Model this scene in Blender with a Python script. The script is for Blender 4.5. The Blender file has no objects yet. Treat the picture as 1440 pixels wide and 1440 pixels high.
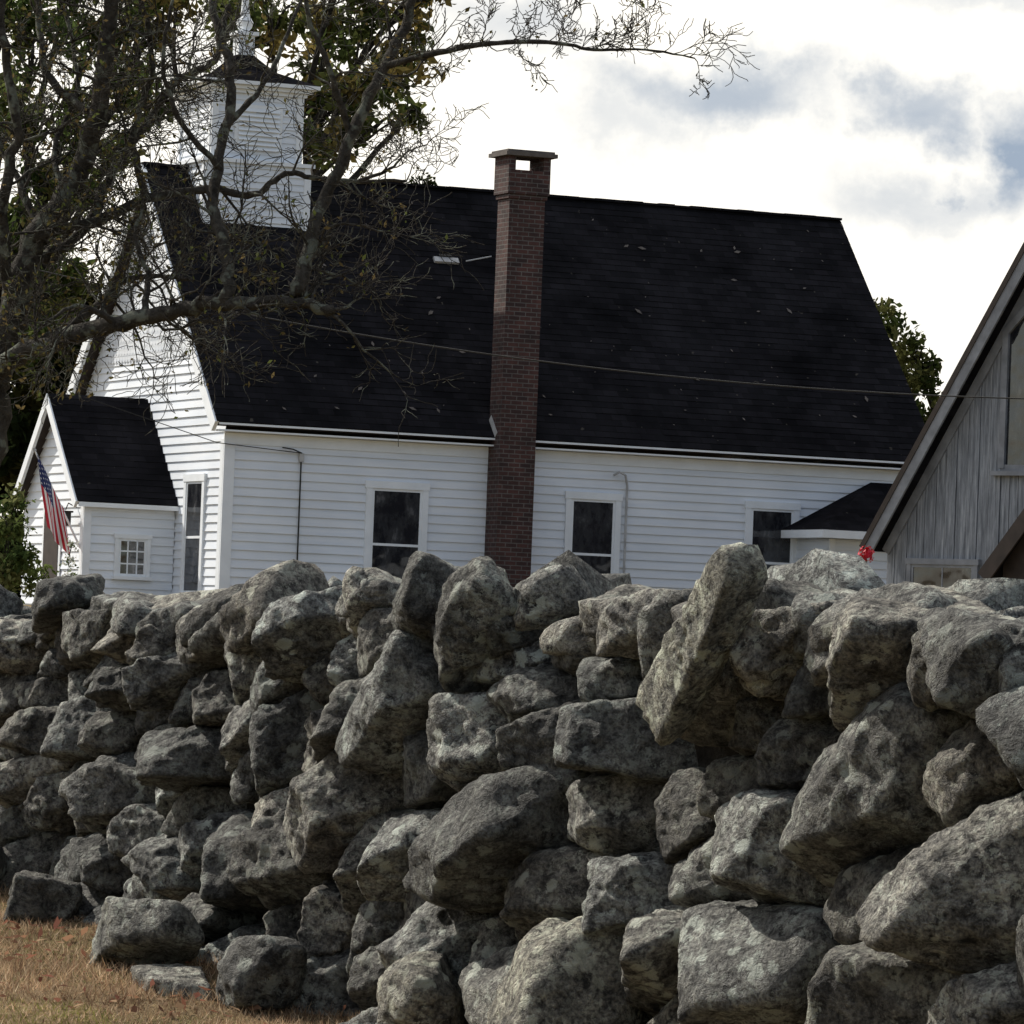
import bpy, bmesh, math, random
import numpy as np
from mathutils import Vector, Matrix, Euler
random.seed(7); rng=np.random.default_rng(23)
scene=bpy.context.scene
scene.view_settings.view_transform='Standard'
scene.view_settings.look='None'
scene.view_settings.exposure=0
rad=math.radians

# ------------------------------------------------------------ materials
def newmat(name):
    m=bpy.data.materials.new(name); m.use_nodes=True
    nt=m.node_tree; b=nt.nodes['Principled BSDF']
    return m,nt,b
def N(nt,t,**kw):
    n=nt.nodes.new(t)
    for k,v in kw.items():
        if k.startswith('i_'):
            n.inputs[k[2:].replace('_',' ')].default_value=v
        else: setattr(n,k,v)
    return n
def L(nt,a,b): nt.links.new(a,b)
def noise(nt,vec,scale,detail=5,rough=.55,dist=0):
    n=N(nt,'ShaderNodeTexNoise'); n.inputs['Scale'].default_value=scale
    n.inputs['Detail'].default_value=detail; n.inputs['Roughness'].default_value=rough
    n.inputs['Distortion'].default_value=dist
    if vec is not None: L(nt,vec,n.inputs['Vector'])
    return n
def ramp(nt,fac,stops):
    r=N(nt,'ShaderNodeValToRGB'); e=r.color_ramp.elements
    while len(e)<len(stops): e.new(.5)
    for i,(p,c) in enumerate(stops):
        e[i].position=p; e[i].color=(c[0],c[1],c[2],1) if hasattr(c,'__len__') else (c,c,c,1)
    L(nt,fac,r.inputs[0]); return r
def mix(nt,fac,a,b,mode='MIX'):
    m=N(nt,'ShaderNodeMix',data_type='RGBA',blend_type=mode)
    for s,v in ((m.inputs[0],fac),(m.inputs[6],a),(m.inputs[7],b)):
        if hasattr(v,'links') or hasattr(v,'is_linked'): L(nt,v,s)
        elif hasattr(v,'__len__'): s.default_value=(v[0],v[1],v[2],1)
        else: s.default_value=v
    return m.outputs[2]
def bump(nt,b,h,strength,dist):
    n=N(nt,'ShaderNodeBump'); n.inputs['Strength'].default_value=strength
    n.inputs['Distance'].default_value=dist; L(nt,h,n.inputs['Height'])
    L(nt,n.outputs[0],b.inputs['Normal']); return n
def simple(name,col,rough=.6,var=.15,scale=6,spec=.3,bmp=0):
    m,nt,b=newmat(name); tc=N(nt,'ShaderNodeTexCoord')
    n=noise(nt,tc.outputs['Object'],scale,3)
    lo=[c*(1-var) for c in col]; hi=[min(1,c*(1+var)) for c in col]
    r=ramp(nt,n.outputs[0],[(.3,lo),(.7,hi)])
    L(nt,r.outputs[0],b.inputs['Base Color']); b.inputs['Roughness'].default_value=rough
    b.inputs['Specular IOR Level'].default_value=spec
    if bmp: bump(nt,b,n.outputs[0],.5,bmp)
    return m

# stone
def stone_mat():
    m,nt,b=newmat('granite_lichen'); tc=N(nt,'ShaderNodeTexCoord'); o=tc.outputs['Object']
    at=N(nt,'ShaderNodeAttribute',attribute_name='tint')
    n1=noise(nt,o,7,5,.65); n2=noise(nt,o,85,2,.7); n3=noise(nt,o,22,6,.75,.4)
    base=ramp(nt,n1.outputs[0],[(.3,(.10,.098,.092)),(.5,(.22,.217,.203)),(.72,(.39,.385,.355))])
    sp=ramp(nt,n2.outputs[0],[(.35,(.4,.4,.4)),(.52,(1,1,1)),(.68,(1.5,1.5,1.45))])
    c=mix(nt,1.0,base.outputs[0],sp.outputs[0],'MULTIPLY')
    st=ramp(nt,n3.outputs[0],[(.38,(.14,.14,.15)),(.5,(.9,.9,.9)),(.62,(1.2,1.2,1.15))])
    c=mix(nt,1.0,c,st.outputs[0],'MULTIPLY')
    v=N(nt,'ShaderNodeVectorMath',operation='MULTIPLY_ADD'); L(nt,n3.outputs['Color'],v.inputs[0])
    v.inputs[1].default_value=(.10,.10,.10); L(nt,o,v.inputs[2])
    vo=N(nt,'ShaderNodeTexVoronoi'); vo.inputs['Scale'].default_value=13; L(nt,v.outputs[0],vo.inputs['Vector'])
    lp=ramp(nt,vo.outputs['Distance'],[(.26,1),(.34,0)])
    sel=noise(nt,o,3.2,1,.5); sr=ramp(nt,sel.outputs[0],[(.44,0),(.54,1)])
    mm=N(nt,'ShaderNodeMath',operation='MULTIPLY'); L(nt,lp.outputs[0],mm.inputs[0]); L(nt,sr.outputs[0],mm.inputs[1])
    l2=noise(nt,o,40,4,.75); lr=ramp(nt,l2.outputs[0],[(.52,0),(.57,.9)])
    s2=ramp(nt,n1.outputs[0],[(.42,0),(.6,1)])
    mx=N(nt,'ShaderNodeMath',operation='MAXIMUM'); L(nt,mm.outputs[0],mx.inputs[0])
    m3=N(nt,'ShaderNodeMath',operation='MULTIPLY'); L(nt,lr.outputs[0],m3.inputs[0]); L(nt,s2.outputs[0],m3.inputs[1])
    L(nt,m3.outputs[0],mx.inputs[1])
    m4=N(nt,'ShaderNodeMath',operation='MULTIPLY'); L(nt,mx.outputs[0],m4.inputs[0]); m4.inputs[1].default_value=.8
    c=mix(nt,m4.outputs[0],c,(.56,.60,.53))
    c=mix(nt,1.0,c,at.outputs['Color'],'MULTIPLY')
    L(nt,c,b.inputs['Base Color']); b.inputs['Roughness'].default_value=.75; b.inputs['Specular IOR Level'].default_value=.4
    h=N(nt,'ShaderNodeMath',operation='MULTIPLY_ADD'); L(nt,n2.outputs[0],h.inputs[0]); h.inputs[1].default_value=.2; L(nt,n3.outputs[0],h.inputs[2])
    bump(nt,b,h.outputs[0],1,.055)
    return m
M_stone=stone_mat()

def leafmat(name,transl=.45):
    m,nt,b=newmat(name); at=N(nt,'ShaderNodeAttribute',attribute_name='tint')
    d=N(nt,'ShaderNodeBsdfDiffuse'); L(nt,at.outputs['Color'],d.inputs['Color'])
    t=N(nt,'ShaderNodeBsdfTranslucent'); L(nt,at.outputs['Color'],t.inputs['Color'])
    ms=N(nt,'ShaderNodeMixShader'); ms.inputs[0].default_value=transl
    L(nt,d.outputs[0],ms.inputs[1]); L(nt,t.outputs[0],ms.inputs[2])
    nt.nodes.remove(b)
    L(nt,ms.outputs[0],nt.nodes['Material Output'].inputs['Surface']); return m
M_leaf=leafmat('leaf'); M_grass=leafmat('grass_blade',.3)

def white_mat():
    m,nt,b=newmat('white_clapboard_paint'); tc=N(nt,'ShaderNodeTexCoord'); o=tc.outputs['Object']
    mp=N(nt,'ShaderNodeMapping'); mp.inputs['Scale'].default_value=(.6,.6,7); L(nt,o,mp.inputs[0])
    n=noise(nt,mp.outputs[0],1.6,4,.6); n2=noise(nt,o,.7,3)
    r=ramp(nt,n.outputs[0],[(.3,(.72,.77,.84)),(.6,(.80,.83,.87))])
    r2=ramp(nt,n2.outputs[0],[(.3,(.88,.88,.88)),(.65,(1,1,1))])
    c=mix(nt,1.0,r.outputs[0],r2.outputs[0],'MULTIPLY')
    L(nt,c,b.inputs['Base Color']); b.inputs['Roughness'].default_value=.55; b.inputs['Specular IOR Level'].default_value=.25
    return m
M_white=white_mat()
M_trim=simple('white_trim_paint',(.79,.82,.85),.5,.05,3)

def roof_mat(name,c1,c2):
    m,nt,b=newmat(name); uv=N(nt,'ShaderNodeUVMap'); tc=N(nt,'ShaderNodeTexCoord')
    br=N(nt,'ShaderNodeTexBrick'); L(nt,uv.outputs[0],br.inputs['Vector'])
    br.inputs['Scale'].default_value=1; br.inputs['Brick Width'].default_value=.3; br.inputs['Row Height'].default_value=.15
    br.inputs['Mortar Size'].default_value=.006; br.inputs['Color1'].default_value=(*c1,1); br.inputs['Color2'].default_value=(*c2,1)
    br.inputs['Mortar'].default_value=(.010,.010,.010,1); br.inputs['Bias'].default_value=0
    n=noise(nt,tc.outputs['Object'],.9,4,.6)
    r=ramp(nt,n.outputs[0],[(.3,(.6,.6,.6)),(.7,(1.4,1.38,1.4))])
    c=mix(nt,1.0,br.outputs[0],r.outputs[0],'MULTIPLY')
    s=noise(nt,tc.outputs['Object'],7,2,.5); sr=ramp(nt,s.outputs[0],[(.735,0),(.75,.5)])
    c=mix(nt,sr.outputs[0],c,(.10,.09,.075))
    L(nt,c,b.inputs['Base Color']); b.inputs['Roughness'].default_value=1; b.inputs['Specular IOR Level'].default_value=.0
    return m
M_roof=roof_mat('asphalt_shingles',(.010,.010,.0115),(.016,.0155,.018))

def brick_mat():
    m,nt,b=newmat('chimney_brick'); uv=N(nt,'ShaderNodeUVMap'); tc=N(nt,'ShaderNodeTexCoord')
    br=N(nt,'ShaderNodeTexBrick'); L(nt,uv.outputs[0],br.inputs['Vector'])
    br.inputs['Scale'].default_value=1; br.inputs['Brick Width'].default_value=.215; br.inputs['Row Height'].default_value=.078
    br.inputs['Mortar Size'].default_value=.009; br.inputs['Color1'].default_value=(.080,.034,.028,1); br.inputs['Color2'].default_value=(.036,.019,.018,1)
    br.inputs['Mortar'].default_value=(.12,.108,.10,1)
    n=noise(nt,tc.outputs['Object'],3,5,.7); r=ramp(nt,n.outputs[0],[(.3,(.5,.5,.5)),(.7,(1.2,1.15,1.15))])
    c=mix(nt,1.0,br.outputs[0],r.outputs[0],'MULTIPLY'); L(nt,c,b.inputs['Base Color'])
    b.inputs['Roughness'].default_value=.9
    inv=N(nt,'ShaderNodeMath',operation='SUBTRACT'); inv.inputs[0].default_value=1; L(nt,br.outputs['Fac'],inv.inputs[1])
    bump(nt,b,inv.outputs[0],.8,.012); return m
M_brick=brick_mat()
M_cap=simple('chimney_cap_concrete',(.11,.095,.085),.9,.3,5)
M_metal=simple('galvanised_metal',(.42,.42,.42),.5,.2,8)
M_black=simple('black_metal',(.015,.015,.015),.5,.2,8)
def glass_mat():
    m,nt,b=newmat('window_glass'); tc=N(nt,'ShaderNodeTexCoord')
    mp=N(nt,'ShaderNodeMapping'); mp.inputs['Scale'].default_value=(1.8,1.8,.9); L(nt,tc.outputs['Object'],mp.inputs[0])
    n=noise(nt,mp.outputs[0],2.2,5,.65); r=ramp(nt,n.outputs[0],[(.42,(.012,.013,.017)),(.58,(.040,.042,.046)),(.68,(.12,.12,.125))])  # paler noise patches in the glass colour stand in for reflections
    L(nt,r.outputs[0],b.inputs['Base Color']); b.inputs['Roughness'].default_value=.05; b.inputs['Specular IOR Level'].default_value=.8
    n2=noise(nt,tc.outputs['Object'],1.7,2); bump(nt,b,n2.outputs[0],.3,.05); return m
M_glass=glass_mat()
def greywood():
    m,nt,b=newmat('weathered_boards'); tc=N(nt,'ShaderNodeTexCoord')
    mp=N(nt,'ShaderNodeMapping'); mp.inputs['Scale'].default_value=(11,11,.7); L(nt,tc.outputs['Object'],mp.inputs[0])
    n=noise(nt,mp.outputs[0],2,6,.75); r=ramp(nt,n.outputs[0],[(.32,(.09,.10,.115)),(.5,(.21,.225,.25)),(.68,(.38,.40,.43))])
    L(nt,r.outputs[0],b.inputs['Base Color']); b.inputs['Roughness'].default_value=.85; bump(nt,b,n.outputs[0],.5,.012); return m
M_grey=greywood()
M_greytrim=simple('grey_trim',(.22,.23,.25),.7,.25,4)
M_brown=simple('dark_brown_fascia',(.035,.026,.022),.7,.3,5)
def bark_mat(name,lo,hi,lich):
    m,nt,b=newmat(name); tc=N(nt,'ShaderNodeTexCoord'); o=tc.outputs['Object']
    n=noise(nt,o,11,5,.75); n2=noise(nt,o,6,3,.6)
    r=ramp(nt,n.outputs[0],[(.35,lo),(.68,hi)]); r2=ramp(nt,n2.outputs[0],[(.54,0),(.62,.8)])
    c=mix(nt,r2.outputs[0],r.outputs[0],lich); L(nt,c,b.inputs['Base Color']); b.inputs['Roughness'].default_value=.95
    b.inputs['Specular IOR Level'].default_value=.1
    bump(nt,b,n.outputs[0],1,.05); return m
M_bark=bark_mat('lichened_bark',(.025,.022,.019),(.085,.077,.066),(.17,.18,.145))
M_bark2=bark_mat('dark_bark',(.015,.013,.011),(.05,.045,.038),(.06,.06,.05))
def ground_mat():
    m,nt,b=newmat('dry_lawn'); tc=N(nt,'ShaderNodeTexCoord'); o=tc.outputs['Object']
    n=noise(nt,o,1.3,5,.65); n2=noise(nt,o,22,5,.75)
    r=ramp(nt,n.outputs[0],[(.35,(.14,.14,.05)),(.5,(.27,.20,.11)),(.65,(.34,.25,.15))])
    r2=ramp(nt,n2.outputs[0],[(.3,(.4,.4,.4)),(.7,(1.3,1.3,1.3))])
    c=mix(nt,1.0,r.outputs[0],r2.outputs[0],'MULTIPLY'); L(nt,c,b.inputs['Base Color']); b.inputs['Roughness'].default_value=1
    b.inputs['Specular IOR Level'].default_value=.05
    bump(nt,b,n2.outputs[0],1,.05); return m
M_ground=ground_mat()

# ------------------------------------------------------------ mesh builder
class MB:
    def __init__(s): s.v=[];s.f=[];s.uv=[];s.m=[];s.mats=[]
    def mi(s,mat):
        if mat not in s.mats: s.mats.append(mat)
        return s.mats.index(mat)
    def face(s,pts,mat,uv=None):
        i=len(s.v); s.v.extend([tuple(p) for p in pts]); s.f.append(tuple(range(i,i+len(pts))))
        if uv is None:
            p0=Vector(pts[0]); e=(Vector(pts[1])-p0); 
            if e.length<1e-9: e=Vector((1,0,0))
            e.normalize(); n=e.cross(Vector(pts[2])-p0)
            if n.length<1e-9: n=Vector((0,0,1))
            n.normalize(); g=n.cross(e)
            if abs(n.z)<.7:
                e=Vector((0,0,1)).cross(n).normalized(); g=n.cross(e)
            uv=[(Vector(p).dot(e),Vector(p).dot(g)) for p in pts]
        s.uv.append(uv); s.m.append(s.mi(mat))
    def obox(s,O,U,V,W,u0,u1,v0,v1,w0,w1,mat):
        O,U,V,W=Vector(O),Vector(U),Vector(V),Vector(W)
        c=lambda a,b,d:O+U*a+V*b+W*d
        p=[c(a,b,d) for d in (w0,w1) for b in (v0,v1) for a in (u0,u1)]
        for q in ((0,2,3,1),(4,5,7,6),(0,1,5,4),(2,6,7,3),(0,4,6,2),(1,3,7,5)):
            s.face([p[k] for k in q],mat)
    def box(s,x0,x1,y0,y1,z0,z1,mat): s.obox((0,0,0),(1,0,0),(0,1,0),(0,0,1),x0,x1,y0,y1,z0,z1,mat)
    def tube(s,pts,rs,mat,n=6):
        pts=[Vector(p) for p in pts]; rings=[]
        prev=None
        for i,p in enumerate(pts):
            d=(pts[min(i+1,len(pts)-1)]-pts[max(i-1,0)])
            if d.length<1e-9: d=Vector((0,0,1))
            d.normalize()
            a=Vector((0,1,0)) if prev is None else prev
            a=a-d*a.dot(d)
            if a.length<1e-3: a=Vector((1,0,0))-d*d.x
            a.normalize(); prev=a; b=d.cross(a)
            i0=len(s.v)
            for k in range(n):
                t=2*math.pi*k/n; s.v.append(tuple(p+(a*math.cos(t)+b*math.sin(t))*rs[i]))
            rings.append(i0)
        mi=s.mi(mat)
        for a,b in zip(rings[:-1],rings[1:]):
            for k in range(n):
                s.f.append((a+k,a+(k+1)%n,b+(k+1)%n,b+k)); s.uv.append([(0,0)]*4); s.m.append(mi)
    def build(s,name,parent=None,smooth=False):
        me=bpy.data.meshes.new(name); me.from_pydata(s.v,[],s.f)
        for m in s.mats: me.materials.append(m)
        me.polygons.foreach_set('material_index',s.m)
        ul=me.uv_layers.new(name='UVMap'); flat=[c for f in s.uv for p in f for c in p]
        ul.data.foreach_set('uv',flat)
        if smooth: me.polygons.foreach_set('use_smooth',[True]*len(s.f))
        me.update(); o=bpy.data.objects.new(name,me); scene.collection.objects.link(o)
        if parent: o.parent=parent
        return o
def empty(name,loc,rz=0):
    e=bpy.data.objects.new(name,None); scene.collection.objects.link(e); e.location=loc; e.rotation_euler=(0,0,rz); e.empty_display_size=.5; return e
def npmesh(name,V,F,mat,tint=None,smooth=False,parent=None):
    me=bpy.data.meshes.new(name); k=F.shape[1]
    me.vertices.add(len(V)); me.vertices.foreach_set('co',V.astype(np.float32).ravel())
    me.loops.add(F.size); me.loops.foreach_set('vertex_index',F.astype(np.int32).ravel())
    me.polygons.add(len(F)); me.polygons.foreach_set('loop_start',np.arange(0,F.size,k,dtype=np.int32))
    me.polygons.foreach_set('loop_total',np.full(len(F),k,dtype=np.int32))
    me.update(calc_edges=True)
    if smooth: me.polygons.foreach_set('use_smooth',np.ones(len(F),dtype=bool))
    if tint is not None:
        a=me.attributes.new('tint','FLOAT_COLOR','POINT'); 
        c=np.ones((len(V),4),np.float32); c[:,:3]=tint; a.data.foreach_set('color',c.ravel())
    me.materials.append(mat); o=bpy.data.objects.new(name,me); scene.collection.objects.link(o)
    if parent: o.parent=parent
    return o

# ------------------------------------------------------------ ground
def gz(y):
    if y<10.2: return 0.0
    if y<20: return .1*(y-10.2)
    if y<46: return .98+ .0335*(y-20)
    return 1.851
ys=[-1500,-300,-60,-20,0,5,8,9.5,10.2]+[10.2+i*.35 for i in range(1,28)]+[20,23,27,31,36,41,46,60,80,110,160,300,700,2500]
ys=sorted(set(ys)); xs=[-2500,-600,-150,-50,-20,-10,-6]+[-5+i*.4 for i in range(26)]+[8,12,20,50,150,600,2500]
V=[];F=[]
for y in ys:
    for x in xs:
        b=0
        if -6<x<6 and 9<y<20: b=.02*math.sin(x*2.3+y)*math.cos(y*1.9-x)
        V.append((x,y,gz(y)+b))
nx=len(xs)
for j in range(len(ys)-1):
    for i in range(nx-1): F.append((j*nx+i,j*nx+i+1,(j+1)*nx+i+1,(j+1)*nx+i))
npmesh('ground',np.array(V),np.array(F),M_ground,smooth=True)

# ------------------------------------------------------------ noise (numpy)
def vnoise(P,seed=0):
    I=np.floor(P).astype(np.int64); f=P-I; f=f*f*(3-2*f)
    def h(a,b,c):
        n=(a*374761393+b*668265263+c*2147483647+seed*974634777)&0xffffffff
        n=((n^(n>>13))*1274126177)&0xffffffff
        n=((n^(n>>16))*2246822519)&0xffffffff
        return ((n>>8)&0xffff)/65535.0
    r=0
    for dx in (0,1):
        wx=f[:,0] if dx else 1-f[:,0]
        for dy in (0,1):
            wy=f[:,1] if dy else 1-f[:,1]
            for dz in (0,1):
                wz=f[:,2] if dz else 1-f[:,2]
                r=r+wx*wy*wz*h(I[:,0]+dx,I[:,1]+dy,I[:,2]+dz)
    return r*2-1
def fbm(P,oct=4,seed=0):
    r=0;a=1
    for o in range(oct): r=r+a*vnoise(P*(2.03**o)+17.3*o,seed+o); a*=.5
    return r

# ------------------------------------------------------------ stone wall
def ico(n):
    bm=bmesh.new(); bmesh.ops.create_icosphere(bm,subdivisions=n,radius=1)
    v=np.array([x.co[:] for x in bm.verts]); f=np.array([[x.index for x in q.verts] for q in bm.faces]); bm.free(); return v,f
ICO={n:ico(n) for n in (3,4,5)}
W0=np.array([-1.75,17.0,0]); T=np.array([.470,-.883,0]); NN=np.array([-.883,-.470,0])
Z=np.array([0,0,1.0])
def topz(s): return 1.635+.012*s-.035*max(0,s-4.5)
def wallpt(s,n,z): return W0+T*s+NN*n+Z*z
rockV=[];rockF=[];rockC=[];off=0
def add_rock(center,planes,p,res,rough=.05,R=None,tint=None):
    global off
    d,f=ICO[res]
    A=np.array(planes); n=A[:,:3]/np.linalg.norm(A[:,:3],axis=1,keepdims=True); dd=A[:,3]
    q=np.maximum(d@n.T,0)/dd
    r=(q**p).sum(1)**(-1/p)
    sd=int(rng.integers(0,100000))
    P=d*r[:,None]
    P=P*(1+rough*1.6*fbm(d*1.5+sd%97,3,sd))[:,None]
    rn=1-np.abs(fbm(P*9+sd%31,3,sd+9)); P=P+d*((rn-.6)*.017)[:,None]
    lay=P@np.array([.25,.2,.95])*26+2*vnoise(P*5,sd+21); P=P+d*(.0045*(np.abs((lay%1)-.5)*2-.5)*(vnoise(P*6,sd+30)>.0))[:,None]
    P=P+d*(vnoise(P*34,sd+3)*.006+vnoise(P*70,sd+5)*.0035)[:,None]
    if R is not None: P=P@R.T
    X=center+P[:,:1]*T+P[:,1:2]*NN+P[:,2:3]*Z
    rockV.append(X); rockF.append(f+off); off+=len(X)
    if tint is None:
        g=rng.uniform(.5,1.35); w=rng.uniform(-.03,.07); tint=(g*(1+w),g,g*(1-w))
    rockC.append(np.tile(np.array(tint),(len(X),1)))
def rotm(ax,ay,az): return np.array(Euler((ax,ay,az)).to_matrix())
def metric(s,z):
    th=rad(26+22*math.sin(s*1.7+z*3)); k=.26
    e=np.array([math.cos(th),math.sin(th)])
    return np.eye(2)-(1-k)*np.outer(e,e)
def course(face_n,res,srange,dirn,hs):
    S=[];H=[]
    fails=0
    while fails<700:
        s=rng.uniform(*srange); y=17-.883*s
        zb=gz(y)-.05; zt=topz(s)-.09
        z=rng.uniform(zb,zt)
        low=(zt-z)/(zt-zb)
        h=(.138+.0170*max(s,0))*hs*rng.choice([.66,.85,1.0,1.3])*rng.uniform(.92,1.08)*(.88+.3*low)
        M=metric(s,z); ok=True
        for (a,b),hh in zip(S,H):
            dv=np.array([a-s,b-z])
            if dv@M@dv<((h+hh)/2)**2*.9: ok=False;break
        if ok: S.append((s,z));H.append(h);fails=0
        else: fails+=1
    S=np.array(S);H=np.array(H)
    for k in range(len(S)):
        c=S[k]; M=metric(*c); dv=S-c; md=np.sqrt(np.einsum('ij,jk,ik->i',dv,M,dv))
        pl=[]
        for j in np.argsort(md)[1:13]:
            if md[j]>.9: continue
            g=M@dv[j]; gl=np.linalg.norm(g); w=H[k]/(H[k]+H[j])
            dist=w*(dv[j]@g)/gl
            pl.append((g[0]/gl,rng.uniform(-.10,.42),g[1]/gl,dist*rng.uniform(.90,1.01)))
        h=H[k]
        pl+=[(1,0,0,h*1.7),(-1,0,0,h*1.7),(0,0,-1,h*.98),(0,0,1,h*.98)]
        if topz(c[0])-c[1]<h*.9: pl.append((rng.uniform(-.4,.4),.1,1,h*rng.uniform(.42,.70)))
        df=h*rng.uniform(.55,.9)
        pl.append((rng.uniform(-.6,.6),1,rng.uniform(-.3,.7),df))
        for _ in range(3): pl.append((rng.uniform(-1,1),rng.uniform(.5,1),rng.uniform(-.2,1),h*rng.uniform(.55,.85)))
        pl.append((rng.uniform(.2,1),rng.uniform(.3,1),rng.uniform(-1,1),h*rng.uniform(.7,1.1)))
        pl.append((-rng.uniform(.2,1),rng.uniform(.3,1),rng.uniform(-1,1),h*rng.uniform(.7,1.1)))
        pl.append((rng.uniform(-.2,.2),-1,rng.uniform(-.2,.2),.24))
        lowf=max(0,(topz(c[0])-c[1]))
        nofs=face_n+dirn*(rng.uniform(-.08,.075)+.05*lowf)
        P=[(a,b*dirn,cz,max(dd,.03)) for a,b,cz,dd in pl]
        add_rock(wallpt(c[0],nofs,c[1]),P,rng.uniform(14,40),res,rng.uniform(.012,.038))
    return len(S)
nst=course(-.16,5,(-2.6,7.0),1,1.0)
course(-.66,3,(-2.6,7.0),-1,1.3)
print('stones',nst)
def lump(c,sx,sy,sz,R=None,res=5,tint=None,p=None,rough=.04):
    pl=[(1,rng.uniform(-.3,.3),rng.uniform(-.3,.3),sx),(-1,rng.uniform(-.3,.3),rng.uniform(-.3,.3),sx),
        (rng.uniform(-.2,.2),1,rng.uniform(-.3,.3),sy),(rng.uniform(-.2,.2),-1,rng.uniform(-.3,.3),sy),
        (rng.uniform(-.25,.25),rng.uniform(-.25,.25),1,sz),(rng.uniform(-.2,.2),rng.uniform(-.2,.2),-1,sz)]
    for _ in range(8):
        n=rng.normal(size=3); n/=np.linalg.norm(n)
        h=np.sqrt((n[0]*sx)**2+(n[1]*sy)**2+(n[2]*sz)**2)
        pl.append((n[0],n[1],n[2],h*rng.uniform(.88,1.15)))
    add_rock(c,pl,p or rng.uniform(10,22),res,rough,R=R,tint=tint)
s=-2.6
while s<7.0:
    for nn in (-.20,-.45,-.66):
        k=.66+.045*max(s,0)
        lump(wallpt(s+rng.uniform(-.1,.1),nn+rng.uniform(-.05,.05),topz(s)-.07+rng.uniform(-.05,.045)-(.03 if nn<-.3 else 0)),k*rng.uniform(.13,.23),k*rng.uniform(.12,.16),k*rng.uniform(.06,.11),
             rotm(rng.uniform(-.3,.3),rng.uniform(-.7,.3),rng.uniform(-.6,.6)),res=4)
    s+=rng.uniform(.18,.32)*(.8+.05*max(s,0))
lump(wallpt(4.86,.03,1.575),.34,.065,.066,rotm(0,-.66,0),tint=(1.35,1.33,1.22),p=16,rough=.02)
lump(wallpt(3.05,-.14,1.665),.12,.13,.11,rotm(.2,-.2,.3),tint=(.6,.6,.6))
lump(wallpt(3.42,-.05,1.60),.20,.10,.09,rotm(.0,-.7,.1),tint=(.8,.8,.78))
lump(wallpt(2.6,-.2,1.65),.15,.14,.055,rotm(.1,-.1,.3))
lump(wallpt(.35,-.1,1.65),.13,.10,.065,rotm(.1,-.4,.1),tint=(.6,.6,.6))
lump(wallpt(5.95,-.10,1.53),.17,.15,.11,rotm(.1,.3,.2))
lump(wallpt(4.1,.03,.46),.27,.16,.34,rotm(.15,-.1,.1),tint=(1.3,1.24,1.12),p=10)
lump(wallpt(3.45,.08,.52),.14,.12,.15,rotm(0,.2,.3),tint=(1.2,1.14,1.04),p=9)
lump(wallpt(1.75,.16,gz(15.5)+.08),.27,.15,.10,rotm(.1,-.25,.2),tint=(1.0,1.0,.97))
lump(wallpt(2.45,.10,gz(14.8)+.08),.2,.13,.11,rotm(.1,-.35,.5),tint=(.7,.7,.7))
lump(wallpt(2.15,.24,gz(15.1)-.01),.18,.10,.05,rotm(0,.05,.2),tint=(1.1,1.05,1.0))
lump(wallpt(.75,.08,gz(16.3)+.05),.16,.12,.08,rotm(.1,-.2,.4))
lump(wallpt(.1,.06,gz(16.9)+.05),.2,.10,.08,rotm(.1,-.2,.4))
wall=npmesh('stone_wall',np.concatenate(rockV),np.concatenate(rockF),M_stone,np.concatenate(rockC),smooth=True)
core=MB()  # dark boxes added inside the wall so no light passes the gaps
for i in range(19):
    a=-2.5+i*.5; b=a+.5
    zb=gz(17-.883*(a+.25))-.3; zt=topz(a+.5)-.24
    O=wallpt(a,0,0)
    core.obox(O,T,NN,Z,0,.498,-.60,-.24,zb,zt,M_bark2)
core.build('light_block_core',parent=wall)

# ------------------------------------------------------------ grass + fallen leaves
def blades(name,n,region,hr,wr,cols,mat):
    s=rng.uniform(region[0],region[1],n); nn=rng.uniform(region[2],region[3],n)
    B=W0+T*s[:,None]+NN*nn[:,None]
    gy=np.array([gz(y) for y in B[:,1]])
    B[:,2]=gy+.02*np.sin(B[:,0]*2.3+B[:,1])*np.cos(B[:,1]*1.9-B[:,0])-.004
    cl=vnoise(B*3.1,5)*.5+.5; cl2=vnoise(B*1.4,8)*.5+.5
    h=rng.uniform(hr[0],hr[1],n)*(.4+1.1*cl); a=rng.uniform(0,2*math.pi,n); w=rng.uniform(wr[0],wr[1],n)
    sd=np.stack([np.cos(a),np.sin(a),0*a],1); ln=rng.normal(0,.6,(n,2))*h[:,None]
    tip=B+np.stack([ln[:,0],ln[:,1],h],1)
    V=np.stack([B-sd*w[:,None],B+sd*w[:,None],tip],1).reshape(-1,3)
    F=np.arange(3*n).reshape(-1,3)
    cols=np.array(cols); k=rng.integers(0,len(cols),n)
    g=(cl2>.58)&(rng.random(n)<.5); C=cols[k]*rng.uniform(.5,1.25,(n,1)); C[g]=np.array([.24,.23,.08])*rng.uniform(.6,1.3,(g.sum(),1))
    dk=vnoise(B*4.3,15)*.5+.5; C*=(.65+.9*dk)[:,None]
    return npmesh(name,V,F,mat,np.repeat(C,3,0))
blades('grass',110000,(-1.5,4.6,-.1,2.4),(.015,.045),(.0012,.003),[(.58,.43,.29),(.48,.32,.20),(.62,.48,.33),(.28,.17,.11),(.42,.31,.19)],M_grass)
n=3200
s_=rng.uniform(-1,4.5,n); m_=rng.uniform(.0,2.4,n); B=W0+T*s_[:,None]+NN*m_[:,None]
keep=vnoise(B*2.2,33)+rng.normal(0,.3,n)>-.1; B=B[keep]; n=len(B)
B[:,2]=np.array([gz(y) for y in B[:,1]])+rng.uniform(.01,.045,n)
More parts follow.
